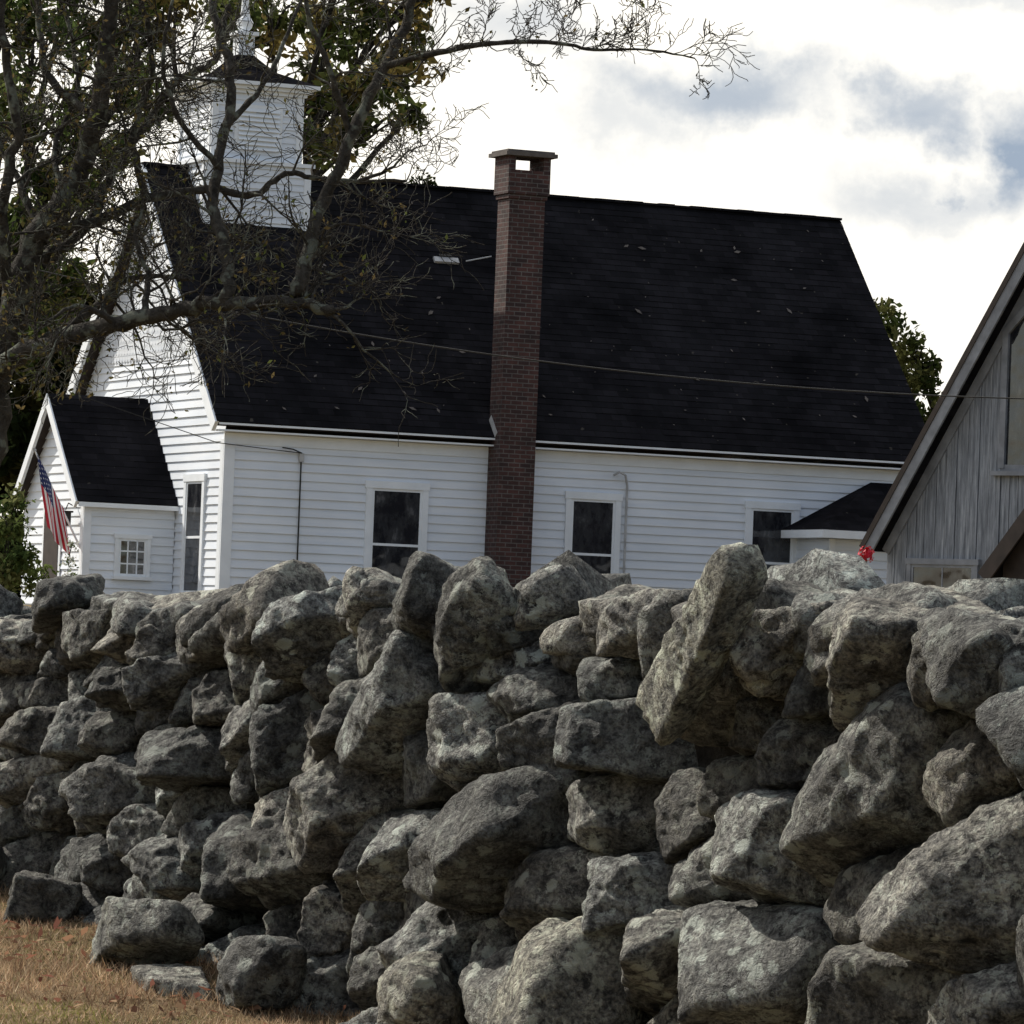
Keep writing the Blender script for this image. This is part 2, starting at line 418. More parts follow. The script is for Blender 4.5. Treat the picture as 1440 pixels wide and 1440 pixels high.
def leafquads(C,size,nrm_up=False):
    n=len(C); a=rng.normal(size=(n,3)); 
    if nrm_up: a[:,2]*=.25
    a/=np.linalg.norm(a,axis=1,keepdims=True); b=rng.normal(size=(n,3)); 
    if nrm_up: b[:,2]*=.35
    b-=a*(a*b).sum(1,keepdims=True); b/=np.linalg.norm(b,axis=1,keepdims=True)
    c=np.cross(a,b)
    s=size[:,None]
    V=np.stack([C-a*s,C+b*s*.5+c*s*.12,C+a*s,C-b*s*.5+c*s*.12],1).reshape(-1,3)
    return V,np.arange(4*n).reshape(-1,4)
V,F=leafquads(B,rng.uniform(.010,.030,n),True)
cc=np.array([(.26,.12,.08),(.32,.18,.11),(.15,.08,.055),(.42,.29,.19),(.25,.11,.08)])[rng.integers(0,5,n)]
npmesh('fallen_leaves',V,F,M_leaf,np.repeat(cc,4,0))

# ------------------------------------------------------------ church
church=empty('white_church',(-5.1,85,1.85),rad(24))
def clap(mb,O,U,Nn,z0,z1,ext,step=.155,mat=M_white):
    O,U,Nn=Vector(O),Vector(U),Vector(Nn); z=z0
    while z<z1-1e-4:
        t=min(z+step,z1); a0,a1=ext(z); b0,b1=ext(t)
        if a1-a0<.02: break
        if b1<b0: b0=b1=(b0+b1)/2
        up=Vector((0,0,1)); e=.034+random.uniform(-.005,.004)
        p=[O+U*a0+up*z+Nn*e,O+U*a1+up*z+Nn*e,O+U*b1+up*t+Nn*.006,O+U*b0+up*t+Nn*.006]
        mb.face(p,mat)
        mb.face([O+U*a0+up*z,O+U*a1+up*z,O+U*a1+up*z+Nn*e,O+U*a0+up*z+Nn*e],mat)
        z=t
def window(mb,O,U,Nn,cx,z0,w,h,tr=.11,cols=1,rows=2,meeting=True,trim=M_trim):
    up=(0,0,1); g=lambda a0,a1,b0,b1,n0,n1,m: mb.obox(O,U,up,Nn,a0,a1,b0,b1,n0,n1,m)
    a,b=cx-w/2,cx+w/2; c,d=z0,z0+h
    g(a-tr,a,c,d,0,.065,trim); g(b,b+tr,c,d,0,.065,trim)
    g(a-tr-.02,b+tr+.02,d,d+tr*1.15,0,.075,trim); g(a-tr-.03,b+tr+.03,c-.06,c,0,.11,trim)
    f=.045
    g(a,a+f,c,d,.01,.05,trim); g(b-f,b,c,d,.01,.05,trim); g(a+f,b-f,d-f,d,.01,.05,trim); g(a+f,b-f,c,c+f,.01,.05,trim)
    if meeting: g(a+f,b-f,(c+d)/2-.022,(c+d)/2+.022,.012,.053,trim)
    for i in range(1,cols):
        x=a+(b-a)*i/cols; g(x-.013,x+.013,c+f,d-f,.014,.046,trim)
    if not meeting:
        for i in range(1,rows):
            z=c+(d-c)*i/rows; g(a+f,b-f,z-.013,z+.013,.015,.047,trim)
    O,U,Nn=Vector(O),Vector(U),Vector(Nn); up=Vector(up)
    mb.face([O+U*(a+.01)+up*(c+.01)+Nn*.040,O+U*(b-.01)+up*(c+.01)+Nn*.040,O+U*(b-.01)+up*(d-.01)+Nn*.040,O+U*(a+.01)+up*(d-.01)+Nn*.040],M_glass)
SL=1.1023
w=MB(); ND=(0,-1,0); NL=(-1,0,0)
clap(w,(0,.3,0),(1,0,0),ND,.3,3.4,lambda z:(.3,13.8))
def gext(z):
    if z<=3.4: return (.3,8.3)
    y=max(.3,(z-3.30)/SL); return (y,8.6-y)
clap(w,(.3,0,0),(0,1,0),NL,.3,4.75,gext)
clap(w,(.3,0,0),(0,1,0),NL,4.75,8.2,gext,.13)
z=4.8
r=0
while z<7.2:
    a0,a1=gext(z+.15); y=a0+.06+(r%2)*.075
    while y<a1-.1:
        x=.3-.045-.002*(r%2)
        w.face([(x,y-.068,z+.13),(x,y-.068,z+.05),(x-.006,y-.035,z),(x-.006,y+.035,z),(x,y+.068,z+.05),(x,y+.068,z+.13)],M_white)
        y+=.15
    z+=.115; r+=1
w.box(.3,13.8,.3,8.3,-.3,.3,M_cap)
w.face([(13.8,.3,.3),(13.8,8.3,.3),(13.8,8.3,3.4),(13.8,4.3,8.1),(13.8,.3,3.4)],M_white)
w.face([(.3,8.3,.3),(13.8,8.3,.3),(13.8,8.3,3.4),(.3,8.3,3.4)],M_white)
w.box(.255,.45,.255,.3,.3,3.28,M_trim); w.box(.252,.298,.30,.45,.3,3.28,M_trim)
w.box(.25,.298,8.15,8.31,.3,3.28,M_trim); w.box(13.65,13.83,.255,.3,.3,3.28,M_trim)
w.box(.25,13.8,.262,.298,3.2,3.39,M_trim)
w.box(.25,13.8,.24,.298,.22,.36,M_trim)
w.build('clapboard_walls',church)
# roof
r_=MB()
def shingle(mb,P0,U,Vd,Nn,length,slope,step=.15):
    P0,U,Vd,Nn=Vector(P0),Vector(U),Vector(Vd),Vector(Nn); v=0;k=0
    ns=max(1,int(length/.6))
    while v<slope-1e-4:
        t=min(v+step,slope)
        for i in range(ns):
            u0,u1=length*i/ns,length*(i+1)/ns
            e=random.uniform(.004,.013)
            a=P0+U*u0+Vd*v+Nn*e; b=P0+U*u1+Vd*v+Nn*e; c=P0+U*u1+Vd*t+Nn*.003; d=P0+U*u0+Vd*t+Nn*.003
            mb.face([a,b,c,d],M_roof,[(u0,v),(u1,v),(u1,t),(u0,t)])
            mb.face([a-Nn*e,b-Nn*e,b,a],M_roof,[(u0,v),(u1,v),(u1,v),(u0,v)])
        v=t;k+=1
sl=math.hypot(4.3,4.74); vy,vz=4.3/sl,4.74/sl
shingle(r_,(0,0,3.56),(1,0,0),(0,vy,vz),(0,-vz,vy),14.1,sl)
shingle(r_,(14.1,8.6,3.56),(-1,0,0),(0,-vy,vz),(0,vz,vy),14.1,sl)
th=.14
for yy,sg in ((0,1),(8.6,-1)):
    Vd=Vector((0,sg*vy,vz)); Nn=Vector((0,-sg*vz,vy))
    r_.obox((0,yy,3.56),(1,0,0),Vd,Nn,.04,14.06,.03,sl-.02,-th,-.002,M_brown)
    r_.obox((0,yy,3.56),(1,0,0),Vd,Nn,-.03,.038,.0,sl-.005,-.24,-.004,M_trim)
    r_.obox((0,yy,3.56),(1,0,0),Vd,Nn,14.062,14.10,.0,sl-.005,-.2,-.004,M_brown)
r_.box(.05,14.05,-.012,.026,3.51,3.545,M_trim)
r_.box(.06,14.04,.03,.3,3.402,3.43,M_trim)
x=0
while x<14.1:
    x1=min(14.1,x+.33); h=random.uniform(-.008,.008)
    r_.box(x,x1-.004,4.2,4.4,8.28,8.325+h,M_roof); x=x1
r_.build('shingle_roof',church)
dv=MB()
for i in range(90):
    x=random.uniform(.5,13.6); v=random.uniform(.3,sl-.2); a=.02+random.random()**3*.07
    c=Vector((x,v*vy,3.56+v*vz))+Vector((0,-vz,vy))*.03; e=Vector((random.uniform(-1,1),0,0))+Vector((0,vy,vz))*random.uniform(-1,1); e.normalize(); g=e.cross(Vector((0,-vz,vy)))
    dv.face([c-e*a,c-g*a*.5,c+e*a,c+g*a*.4],M_cap)
c=Vector((5.75,2.93,3.56+2.93*SL)); Nn=Vector((0,-vz,vy)); Vd=Vector((0,vy,vz))
dv.obox(c,(1,0,0),Vd,Nn,-.60,-.12,-.02,.10,.02,.07,M_metal)
dv.tube([c+Nn*.1,c+Vector((.5,0,.12))+Nn*.1],[.014,.014],M_metal)
dv.obox(c,(1,0,0),Vd,Nn,-.5,-.25,.10,.14,.02,.10,M_black)
dv.build('roof_vent_and_debris',church)
# windows
ww=MB()
for cx,wd in ((3.5,.95),(7.27,.86),(10.83,.86)):
    window(ww,(0,.3,0),(1,0,0),ND,cx,.62,wd,1.95)
window(ww,(.3,0,0),(0,1,0),NL,1.64,.62,.8,1.95)
window(ww,(.3,0,0),(0,1,0),NL,6.9,.62,.8,1.95)
ww.build('sash_windows',church)
cd=MB()
cd.tube([(1.67,.24,3.1),(1.67,.24,.4)],[.014,.014],M_black)
cd.tube([(1.3,.2,3.18),(1.5,.2,3.16),(1.67,.22,3.1)],[.012]*3,M_black)
cd.box(1.63,1.71,.2,.27,2.95,3.1,M_metal)
cd.tube([(7.62,.2,3.02),(7.72,.18,3.08),(7.84,.18,3.03),(7.9,.22,2.85),(7.9,.22,.4)],[.022]*5,M_metal)
cd.tube([(-2,1.2,3.9),(0.1,.2,3.2),(1.67,.2,3.1)],[.008]*3,M_black)
cd.build('wall_conduits',church)
# chimney
ch=MB(); cx0,cx1=5.20,5.88; y0,y1=-.24,.26
ch.box(cx0,cx1,y0,y1,-.2,7.75,M_brick)
ch.box(cx0-.03,cx1+.03,y0-.03,y1+.03,7.752,7.83,M_brick)
ch.box(cx0-.06,cx1+.06,y0-.06,y1+.06,7.832,8.25,M_brick)
for a,b in ((cx0-.06,cx0+.07),(cx1-.07,cx1+.06)):
    ch.box(a,b,y0-.06,y1+.06,8.252,8.49,M_brick)
ch.box(cx0-.15,cx1+.15,y0-.15,y1+.15,8.492,8.56,M_cap)
ch.box(cx0-.11,cx1+.11,y0-.11,y1+.11,8.562,8.60,M_cap)
ch.obox((cx0,-.02,3.56),(0,vy,vz),(0,-vz,vy),(-1,0,0),.0,.42,.0,.12,.004,.012,M_metal)
ch.build('brick_chimney',church)
# steeple
st=MB()
def tower(x0,x1,yc,hw,z0,z1):
    st.box(x0+.02,x1-.02,yc-hw+.02,yc+hw-.02,z0,z1,M_white)
    clap(st,(0,yc-hw+.02,0),(1,0,0),ND,z0,z1,lambda z:(x0,x1),.12)
    clap(st,(x0+.02,0,0),(0,1,0),NL,z0,z1,lambda z:(yc-hw,yc+hw),.12)
    for (a,b) in ((x0-.015,x0+.11),(x1-.11,x1+.015)):
        st.box(a,b,yc-hw-.03,yc-hw+.018,z0,z1-.002,M_trim)
    for (a,b) in ((yc-hw+.02,yc-hw+.12),(yc+hw-.12,yc+hw)):
        st.box(x0-.03,x0+.018,a,b,z0,z1-.002,M_trim)
tower(.85,2.85,4.3,.95,7.2,8.35)
st.box(.78,2.92,4.3-1.02,4.3+1.02,8.352,8.42,M_trim)
tower(.98,2.70,4.3,.84,8.422,9.62)
st.box(1.4,2.3,4.3-.9,4.3-.86,8.62,9.42,M_trim)
for i in range(9): st.obox((0,4.3-.9,8.66+i*.085),(1,0,0),(0,-.6,-.8),(0,-.8,.6),1.46,2.24,0,.07,0,.012,M_trim)
for k,(o,z) in enumerate(((.06,9.622),(.14,9.69),(.24,9.76))):
    st.box(.98-o,2.70+o,4.3-.84-o,4.3+.84+o,z,z+.066,M_trim)
ap=Vector((1.84,4.3,10.55)); q=[(.76,3.24,9.83),(2.92,3.24,9.83),(2.92,5.36,9.83),(.76,5.36,9.83)]
mid=[tuple(Vector(p)*.42+Vector((1.84,4.3,10.28))*.58) for p in q]
for i in range(4):
    st.face([q[i],q[(i+1)%4],mid[(i+1)%4],mid[i]],M_roof); st.face([mid[i],mid[(i+1)%4],ap],M_roof)
st.box(1.69,1.99,4.15,4.45,10.3,10.75,M_trim); st.box(1.63,2.05,4.09,4.51,10.752,10.82,M_trim)
st.tube([(1.84,4.3,10.82),(1.84,4.3,10.9),(1.84,4.3,11.0),(1.84,4.3,11.1),(1.84,4.3,11.25),(1.84,4.3,12.6)],[.06,.13,.16,.10,.07,.012],M_trim,10)
st.build('steeple',church)
# porch
po=MB(); px=-1.6; ex=px+.22
clap(po,(0,2.65,0),(1,0,0),ND,.2,2.2,lambda z:(ex,.27))
psl=1.06
clap(po,(ex,0,0),(0,1,0),NL,.2,4.0,lambda z:(2.65,5.95) if z<2.2 else (2.47+(z-2.11)/psl,6.13-(z-2.11)/psl))
po.face([(ex,5.95,.2),(.27,5.95,.2),(.27,5.95,2.2),(ex,5.95,2.2)],M_white)
po.box(ex-.04,ex+.1,2.61,2.648,.2,2.1,M_trim); po.box(ex-.045,ex-.002,2.65,2.78,.2,2.1,M_trim)
po.box(ex-.03,.25,2.60,2.646,2.0,2.12,M_trim)
psn=math.hypot(1.83,1.94); pv=(1.83/psn,1.94/psn)
for yy,sg in ((2.47,1),(6.13,-1)):
    P0=(px,yy,2.15) if sg>0 else (.3,yy,2.15)
    shingle(po,P0,(sg,0,0),(0,sg*pv[0],pv[1]),(0,-sg*pv[1],pv[0]),.3-px,psn)
    po.obox((px,yy,2.15),(1,0,0),(0,sg*pv[0],pv[1]),(0,-sg*pv[1],pv[0]),.03,.28-px,.02,psn-.01,-.1,-.003,M_brown)
    po.obox((px,yy,2.15),(1,0,0),(0,sg*pv[0],pv[1]),(0,-sg*pv[1],pv[0]),-.03,.026,0,psn-.005,-.17,-.003,M_trim)
po.box(px+.03,.28,2.455,2.49,2.06,2.14,M_trim)
window(po,(0,2.65,0),(1,0,0),ND,-.5,.88,.52,.66,.07,cols=3,rows=3,meeting=False)
po.box(ex-.05,ex-.03,3.8,4.8,.2,2.1,M_trim); po.box(ex-.06,ex-.052,3.9,4.7,.25,2.0,M_brown)
po.box(-2.2,ex-.06,3.5,5.1,-.2,.18,M_cap)
po.tube([(ex-.03,3.05,2.05),(ex-.2,3.0,2.12),(ex-.25,3.0,2.0)],[.012]*3,M_black)
po.box(ex-.33,ex-.17,2.92,3.08,1.72,1.95,M_black); po.box(ex-.36,ex-.14,2.89,3.11,1.952,1.985,M_black)
po.build('entrance_porch',church)
wg=MB()
clap(wg,(0,-1.0,0),(1,0,0),ND,.0,2.05,lambda z:(11.35,16.0))
clap(wg,(11.35,0,0),(0,1,0),NL,.0,2.05,lambda z:(-1.0,.3))
wg.box(11.02,16.1,-1.36,-1.30,2.06,2.2,M_trim); wg.box(11.02,11.08,-1.30,.26,2.06,2.2,M_trim)
wg.box(11.09,16.0,-1.29,.25,2.06,2.09,M_trim)
wg.box(11.33,11.45,-1.045,-1.0,.0,2.05,M_trim)
A=(11.02,-1.36,2.21);B_=(16.1,-1.36,2.21);C=(16.1,.24,3.15);D=(12.8,.24,3.15);E=(11.02,.24,2.21)
wg.face([A,B_,C,D],M_roof); wg.face([E,A,D],M_roof)
window(wg,(0,-1.0,0),(1,0,0),ND,12.7,.5,.5,.72,.07)
wg.build('side_wing',church)

# ------------------------------------------------------------ flag
fl=empty('american_flag',(0,0,0))
fl.matrix_world=Matrix.Translation((-5.1,85,1.85))@Matrix.Rotation(rad(24),4,'Z')
M_red=simple('flag_red',(.50,.02,.04),.7,.1); M_fw=simple('flag_white',(.78,.76,.75),.7,.08); M_blue=simple('flag_blue',(.02,.03,.11),.7,.1)
fb=MB(); Pb=Vector((-1.42,2.75,1.35)); Pt=Vector((-2.42,2.45,2.98)); pd=(Pt-Pb).normalized()
fb.tube([Pb,Pt],[.02,.016],M_trim,8); fb.tube([Pt,Pt+pd*.05],[.035,.02],M_metal,8)
fb.build('flag_pole',fl)
fb=MB(); NA,NB=39,44
def fp(i,j):
    a=i/NA; b=j/NB
    ph=a*10.0+b*1.2
    base=Pt-pd*.06-pd*(a*1.1)
    return base+Vector((.22*b+.03*math.sin(ph)*b,-.06+.08*math.cos(ph)*(.2+b),-1.28*b*(1-.28*a)+.02*math.sin(ph*1.3)*b))
for i in range(NA):
    for j in range(NB):
        stp=i//3
        m=M_red if stp%2==0 else M_fw
        if stp<7 and j<NB*.4: m=M_fw if (i%4==1 and j%3==1) else M_blue
        fb.face([fp(i,j),fp(i+1,j),fp(i+1,j+1),fp(i,j+1)],m)
fb.build('flag_cloth',fl)

# ------------------------------------------------------------ grey house
gh=empty('grey_wooden_house',(5.52,78,1.85),rad(-41))
g=MB(); FW=3.25; RZ=1.65; AZ=6.85; gs=(AZ-RZ)/FW; gl=math.hypot(FW,AZ-RZ); gx,gzv=FW/gl,(AZ-RZ)/gl
fy=.38
def hroof(x): return RZ+(x if x<FW else 2*FW-x)*gs
x=.2
while x<6.3:
    x1=min(x+random.uniform(.14,.24),6.3); z0=-.2
    n0=.014*random.random()
    g.face([(x,fy-n0,z0),(x1-.012,fy-n0,z0),(x1-.012,fy-n0,hroof(x1-.012)-.1),(x,fy-n0,hroof(x)-.1)],M_grey)
    g.face([(x1-.012,fy-n0,z0),(x1-.012,fy+.03,z0),(x1-.012,fy+.03,hroof(x1)-.12),(x1-.012,fy-n0,hroof(x1)-.12)],M_grey)
    x=x1
g.face([(.2,fy+.03,-.2),(6.3,fy+.03,-.2),(6.3,fy+.03,hroof(6.3)-.12),(FW,fy+.03,AZ-.12),(.2,fy+.03,hroof(.2)-.12)],M_brown)
g.face([(.2,fy,-.2),(.2,9,-.2),(.2,9,hroof(.2)-.1),(.2,fy,hroof(.2)-.1)],M_grey)
g.face([(6.3,fy,-.2),(6.3,9,-.2),(6.3,9,hroof(6.3)-.1),(6.3,fy,hroof(6.3)-.1)],M_grey)
g.face([(.2,9,-.2),(6.3,9,-.2),(6.3,9,hroof(6.3)-.12),(FW,9,AZ-.12),(.2,9,hroof(.2)-.12)],M_grey)
g.build('board_walls',gh)
g=MB()
for x0,sg in ((0,1),(2*FW,-1)):
    Vd=Vector((sg*gx,0,gzv)); Nn=Vector((-sg*gzv,0,gx))
    g.obox((x0,0,RZ),(0,1,0),Vd,Nn,.045,9.3,0,gl-.01,-.11,.05,M_roof)
    g.obox((x0,0,RZ),(0,1,0),Vd,Nn,0,.04,-.02,gl-.005,-.18,.045,M_greytrim)
    g.obox((x0,0,RZ),(0,1,0),Vd,Nn,-.02,.0-.002,-.02,gl-.005,-.02,.065,M_brown)
    g.obox((x0,0,RZ),(0,1,0),Vd,Nn,fy-.05,fy-.015,.05,gl-.15,-.26,-.115,M_greytrim)
g.build('steep_roof',gh)
g=MB()
pts=[(2.4,2.95),(4.1,2.95),(4.1,5.0),(3.25,5.85),(2.4,5.0)]
g.face([(a,fy-.03,b) for a,b in pts],M_glass)
for i in range(5):
    a=Vector((pts[i][0],0,pts[i][1])); b=Vector((pts[(i+1)%5][0],0,pts[(i+1)%5][1])); d=(b-a).normalized(); nn=Vector((d.z,0,-d.x))
    g.obox(a+Vector((0,fy,0)),d,nn,(0,-1,0),-.04,(b-a).length+.04,-.02,.09,.0,.07+.003*i,M_greytrim)
g.box(3.23,3.27,fy-.06,fy-.032,2.98,5.8,M_greytrim)
g.box(2.2,4.3,fy-.14,fy,2.80,2.87,M_greytrim)
window(g,(0,fy,0),(1,0,0),ND,1.3,.35,1.2,1.06,.08,cols=2,meeting=False,rows=1,trim=M_greytrim)
g.build('house_windows',gh)
g=MB(); pw=1.45; ph=1.75; pl=math.hypot(pw,ph); 
for x0,sg in ((3.15,1),(3.15+2*pw,-1)):
    Vd=Vector((sg*pw/pl,0,ph/pl)); Nn=Vector((-sg*ph/pl,0,pw/pl))
    g.obox((x0,-1.25,1.25),(0,1,0),Vd,Nn,.045,1.6,0,pl-.01,-.1,.04,M_roof)
    g.obox((x0,-1.25,1.25),(0,1,0),Vd,Nn,0,.04,-.02,pl-.005,-.2,.035,M_brown)
g.face([(3.4,-1.0,-.2),(5.8,-1.0,-.2),(5.8,-1.0,1.4),(4.6,-1.0,2.85),(3.4,-1.0,1.4)],M_brown)
g.face([(3.4,-1.0,-.2),(3.4,.3,-.2),(3.4,.3,1.4),(3.4,-1.0,1.4)],M_grey)
g.build('front_porch',gh)

# ------------------------------------------------------------ overhead cable
c=MB(); pts=[]
for i in range(41):
    X=-11+i*20/40; pts.append((X,60+ (X*.05),5.01-.057*(X-2)+.0086*(X-2)**2))
c.tube(pts,[.009]*41,M_black,5); c.build('overhead_cable')

# ------------------------------------------------------------ trees
def grow(mb,p,d,length,r,lev,tips,mat,droop=0,maxlev=3,wig=.24):
    n=7 if lev<3 else 5
    pts=[p.copy()]; rs=[r]; dd=d.copy()
    for i in range(n):
        dd=(dd+Vector((random.gauss(0,wig),random.gauss(0,wig),random.gauss(.05-droop,wig)))).normalized()
        pts.append(pts[-1]+dd*length/n); rs.append(max(.0028,r*(1-.8*(i+1)/n)))
        if lev<maxlev and i>=1:
            for _ in range(2 if random.random()<.3 else 1):
                if random.random()<.78:
                    s=Vector((random.gauss(0,1),random.gauss(0,.8),random.gauss(.15,1))); s-=dd*s.dot(dd); s.normalize()
                    nd=(dd*.8+s*.8).normalized()
                    grow(mb,pts[-1],nd,length*random.uniform(.3,.62),rs[-1]*.65,lev+1,tips,mat,droop,maxlev,wig)
    tips.append((pts[-1].copy(),lev)); mb.tube(pts,rs,mat,4 if lev>1 else 5)
def smooth(pts,rs,sub=5,jit=0):
    P=[];R=[]
    n=len(pts)
    for i in range(n-1):
        p0,p1,p2,p3=pts[max(i-1,0)],pts[i],pts[i+1],pts[min(i+2,n-1)]
        for k in range(sub):
            t=k/sub; q=.5*((2*p1)+(p2-p0)*t+(2*p0-5*p1+4*p2-p3)*t*t+(3*p1-p0-3*p2+p3)*t**3)
            P.append(q+Vector((random.gauss(0,jit),random.gauss(0,jit),random.gauss(0,jit)))); R.append((rs[i]*(1-t)+rs[i+1]*t)*random.uniform(.9,1.12))
    P.append(pts[-1]); R.append(rs[-1]); return P,R
TK=40/7000.; cs,sn=math.cos(rad(2.2)),math.sin(rad(2.2))
def TP(a,b,dy=0):
    x=(a-720)*TK; z=(720-b)*TK
    return Vector((x*cs-z*sn,40+dy,2.7+x*sn+z*cs))
limbs=[
 ([(-95,1130,0),(-85,900,0),(-70,720,0),(-35,590,.1),(5,470,.1),(45,340,0),(110,240,0),(145,120,-.2),(165,-60,-.4)],.22,.055),
 ([(-45,610,0),(0,520,-.2),(90,482,-.4),(180,462,-.7),(260,447,-.9),(330,440,-1.1),(425,441,-1.3),(478,452,-1.4)],.095,.04),
 ([(-10,505,0),(70,468,.2),(125,430,.4),(165,385,.6),(215,378,.8),(262,382,.9)],.05,.013),
 ([(330,440,-1.1),(327,380,-1),(308,300,-.8),(318,200,-.6),(330,120,-.5),(302,20,-.3),(290,-60,0)],.055,.03),
 ([(425,440,-1.3),(440,365,-1.2),(468,285,-1.1),(505,200,-1.1),(545,112,-1),(575,42,-.9),(612,-50,-.9)],.06,.035),
 ([(545,112,-1),(620,97,-1.2),(700,88,-1.4),(780,93,-1.6),(830,104,-1.7),(900,106,-1.8),(965,120,-1.9)],.030,.006),
 ([(50,330,0),(130,305,.3),(200,272,.4),(290,256,.5),(350,263,.6),(395,232,.7),(440,236,.8),(500,240,.8),(568,238,.9)],.05,.012),
 ([(40,370,0),(110,320,.3),(152,230,.5),(200,150,.7),(240,92,.9),(292,60,1),(310,-20,1)],.05,.025),
 ([(20,440,0),(5,310,-.3),(30,180,-.5),(10,60,-.6),(20,-60,-.6)],.055,.03),
 ([(200,275,.4),(182,180,.3),(212,85,.2),(190,-20,0)],.035,.02),
 ([(130,160,0),(60,90,.3),(40,-20,.5)],.04,.025),
 ([(600,-20,-.9),(690,2,-1),(780,14,-1.1),(850,6,-1.2),(930,20,-1.2)],.02,.005),
 ([(500,210,-1.1),(470,120,-1.3),(440,40,-1.4),(450,-40,-1.4)],.03,.015),
 ([(170,460,-.7),(120,440,-.9),(80,470,-1.1)],.03,.01),
 ([(320,190,-.6),(370,130,-.4),(400,60,-.2),(430,-20,0)],.03,.012),
 ([(318,250,-.7),(260,180,-.9),(240,100,-1),(255,10,-1)],.028,.012),
 ([(90,270,0),(70,200,.3),(100,110,.5),(80,0,.6)],.03,.015),
 ([(60,340,0),(20,250,.3),(-20,180,.5)],.04,.02),
 ([(210,455,-.8),(215,400,-.6),(195,340,-.5),(205,300,-.4)],.03,.012),
 ([(500,240,.8),(545,222,.8),(566,200,.8)],.018,.008),
 ([(0,540,0),(-10,640,0),(-60,720,0)],.08,.10),
]
tr=MB(); tips=[]
for L_,r0,r1 in limbs:
    pts=[TP(*q) for q in L_]; n=len(pts); rs=[r0+(r1-r0)*(i/(n-1))**.8 for i in range(n)]
    P,R=smooth(pts,rs,6,min(.014,r1*.45)); tr.tube(P,R,M_bark,10 if r0>.04 else 7)
    for i in range(4,len(P)):
        if P[i].z<3.6: continue
        pr=.62 if r0>.031 else .72
        if L_[0][0]==425: pr=.35
        if -2.85<P[i].x<-1.6 and P[i].z>5.0: pr*=.32
        right=L_[0][0]>=540
        if right: pr=.75
        if random.random()<pr:
            d=(P[i]-P[i-1]).normalized(); s=Vector((random.gauss(0,1),random.gauss(0,.8),random.gauss(.35 if right else .1,1))); s-=d*s.dot(d); s.normalize()
            rr=min(R[i]*.5,.014)
            if right: grow(tr,P[i],(d*.8+s*.8).normalized(),random.uniform(.18,.5),max(.0045,rr*.5),1,tips,M_bark,.0,3 if random.random()<.5 else 2,.24)
            else: grow(tr,P[i],(d*.5+s).normalized(),random.uniform(.45,1.1),max(.006,rr),1,tips,M_bark,.04,3)
bt=tr.build('bare_tree',smooth=True)
tp=[t for t,l in tips]; random.shuffle(tp)
cen=np.array([list(p) for p in tp])
keep=rng.random(len(cen))<np.where(cen[:,0]<-3.0,.35,np.where(cen[:,0]<-1.0,.12,.02))
cen=cen[keep]
cen=np.repeat(cen,2,0)+rng.normal(0,.04,(len(cen)*2,3))
V,F=leafquads(cen,rng.uniform(.016,.034,len(cen)))
cc=np.array([(.09,.08,.03),(.08,.095,.03),(.12,.09,.04)])[rng.integers(0,3,len(cen))]
npmesh('clinging_leaves',V,F,M_leaf,np.repeat(cc,4,0),parent=bt)

def foliage_tree(name,base,clumps,cols,trunk_r,nleaf=420,lsize=(.09,.19),spread=1.0,nlimb=None):
    mb=MB(); bx,by,bz=base
    cz=sum(c[2] for c in clumps)/len(clumps); cxm=sum(c[0] for c in clumps)/len(clumps)
    fork=Vector((bx+(cxm-bx)*.25,by,bz+(cz-bz)*.55))
    P,R=smooth([Vector(base),Vector((bx,by,bz+(fork.z-bz)*.5)),fork],[trunk_r,trunk_r*.8,trunk_r*.6],5,.02); mb.tube(P,R,M_bark2,9)
    for c in clumps[:nlimb]:
        t=Vector(c[:3]); m=(fork+t)/2+Vector((random.gauss(0,.3),random.gauss(0,.3),.3))*min(1,trunk_r*3)
        P,R=smooth([fork,m,t],[trunk_r*.4,trunk_r*.2,min(.02,trunk_r*.3)],4,.03*min(1,trunk_r*3)); mb.tube(P,R,M_bark2,5)
        for _ in range(5):
            d=Vector((random.gauss(0,1),random.gauss(0,1),random.gauss(.2,1))).normalized()*c[3]
            rr=min(.03,trunk_r*.2)
            P,R=smooth([m*.3+t*.7,t+d*.4,t+d],[rr,rr*.7,rr*.2],3,.03*min(1,trunk_r*3)); mb.tube(P,R,M_bark2,4)
    o=mb.build(name,smooth=True)
    Vs=[];Cs=[]
    cols=np.array(cols)
    for c in clumps:
        k=max(4,int(11*c[3])); 
        sub=rng.normal(size=(k,3)); sub/=np.linalg.norm(sub,axis=1,keepdims=True); sub*=(rng.random((k,1))**.45)*c[3]*spread
        n=int(nleaf*c[3]**1.5)
        idx=rng.integers(0,k,n); P=np.array(c[:3])+sub[idx]+rng.normal(0,.19*c[3]**.5,(n,3))
        colk=cols[rng.integers(0,len(cols),k)]; C=colk[idx]*rng.uniform(.6,1.35,(n,1))
        Vs.append(P);Cs.append(C)
    P=np.concatenate(Vs);C=np.concatenate(Cs)
    V,F=leafquads(P,rng.uniform(lsize[0],lsize[1],len(P)))
    npmesh('leaves',V,F,M_leaf,np.repeat(C,4,0),parent=o); return o
def at(a,b,D,dy=0):
    k=D/7000.; x=(a-720)*k; z=(720-b)*k
    return (x*cs-z*sn,D+dy,1.5+210*k+x*sn+z*cs)
def clump(a,b,rp,D,dy=0): 
    p=at(a,b,D,dy); return (p[0],p[1],p[2],rp*D/7000.)
olive=[(.07,.10,.03),(.09,.11,.035),(.045,.065,.02),(.13,.12,.04),(.06,.085,.028)]
ochre=[(.16,.13,.045),(.11,.125,.04),(.20,.155,.05),(.075,.09,.028),(.06,.08,.025)]
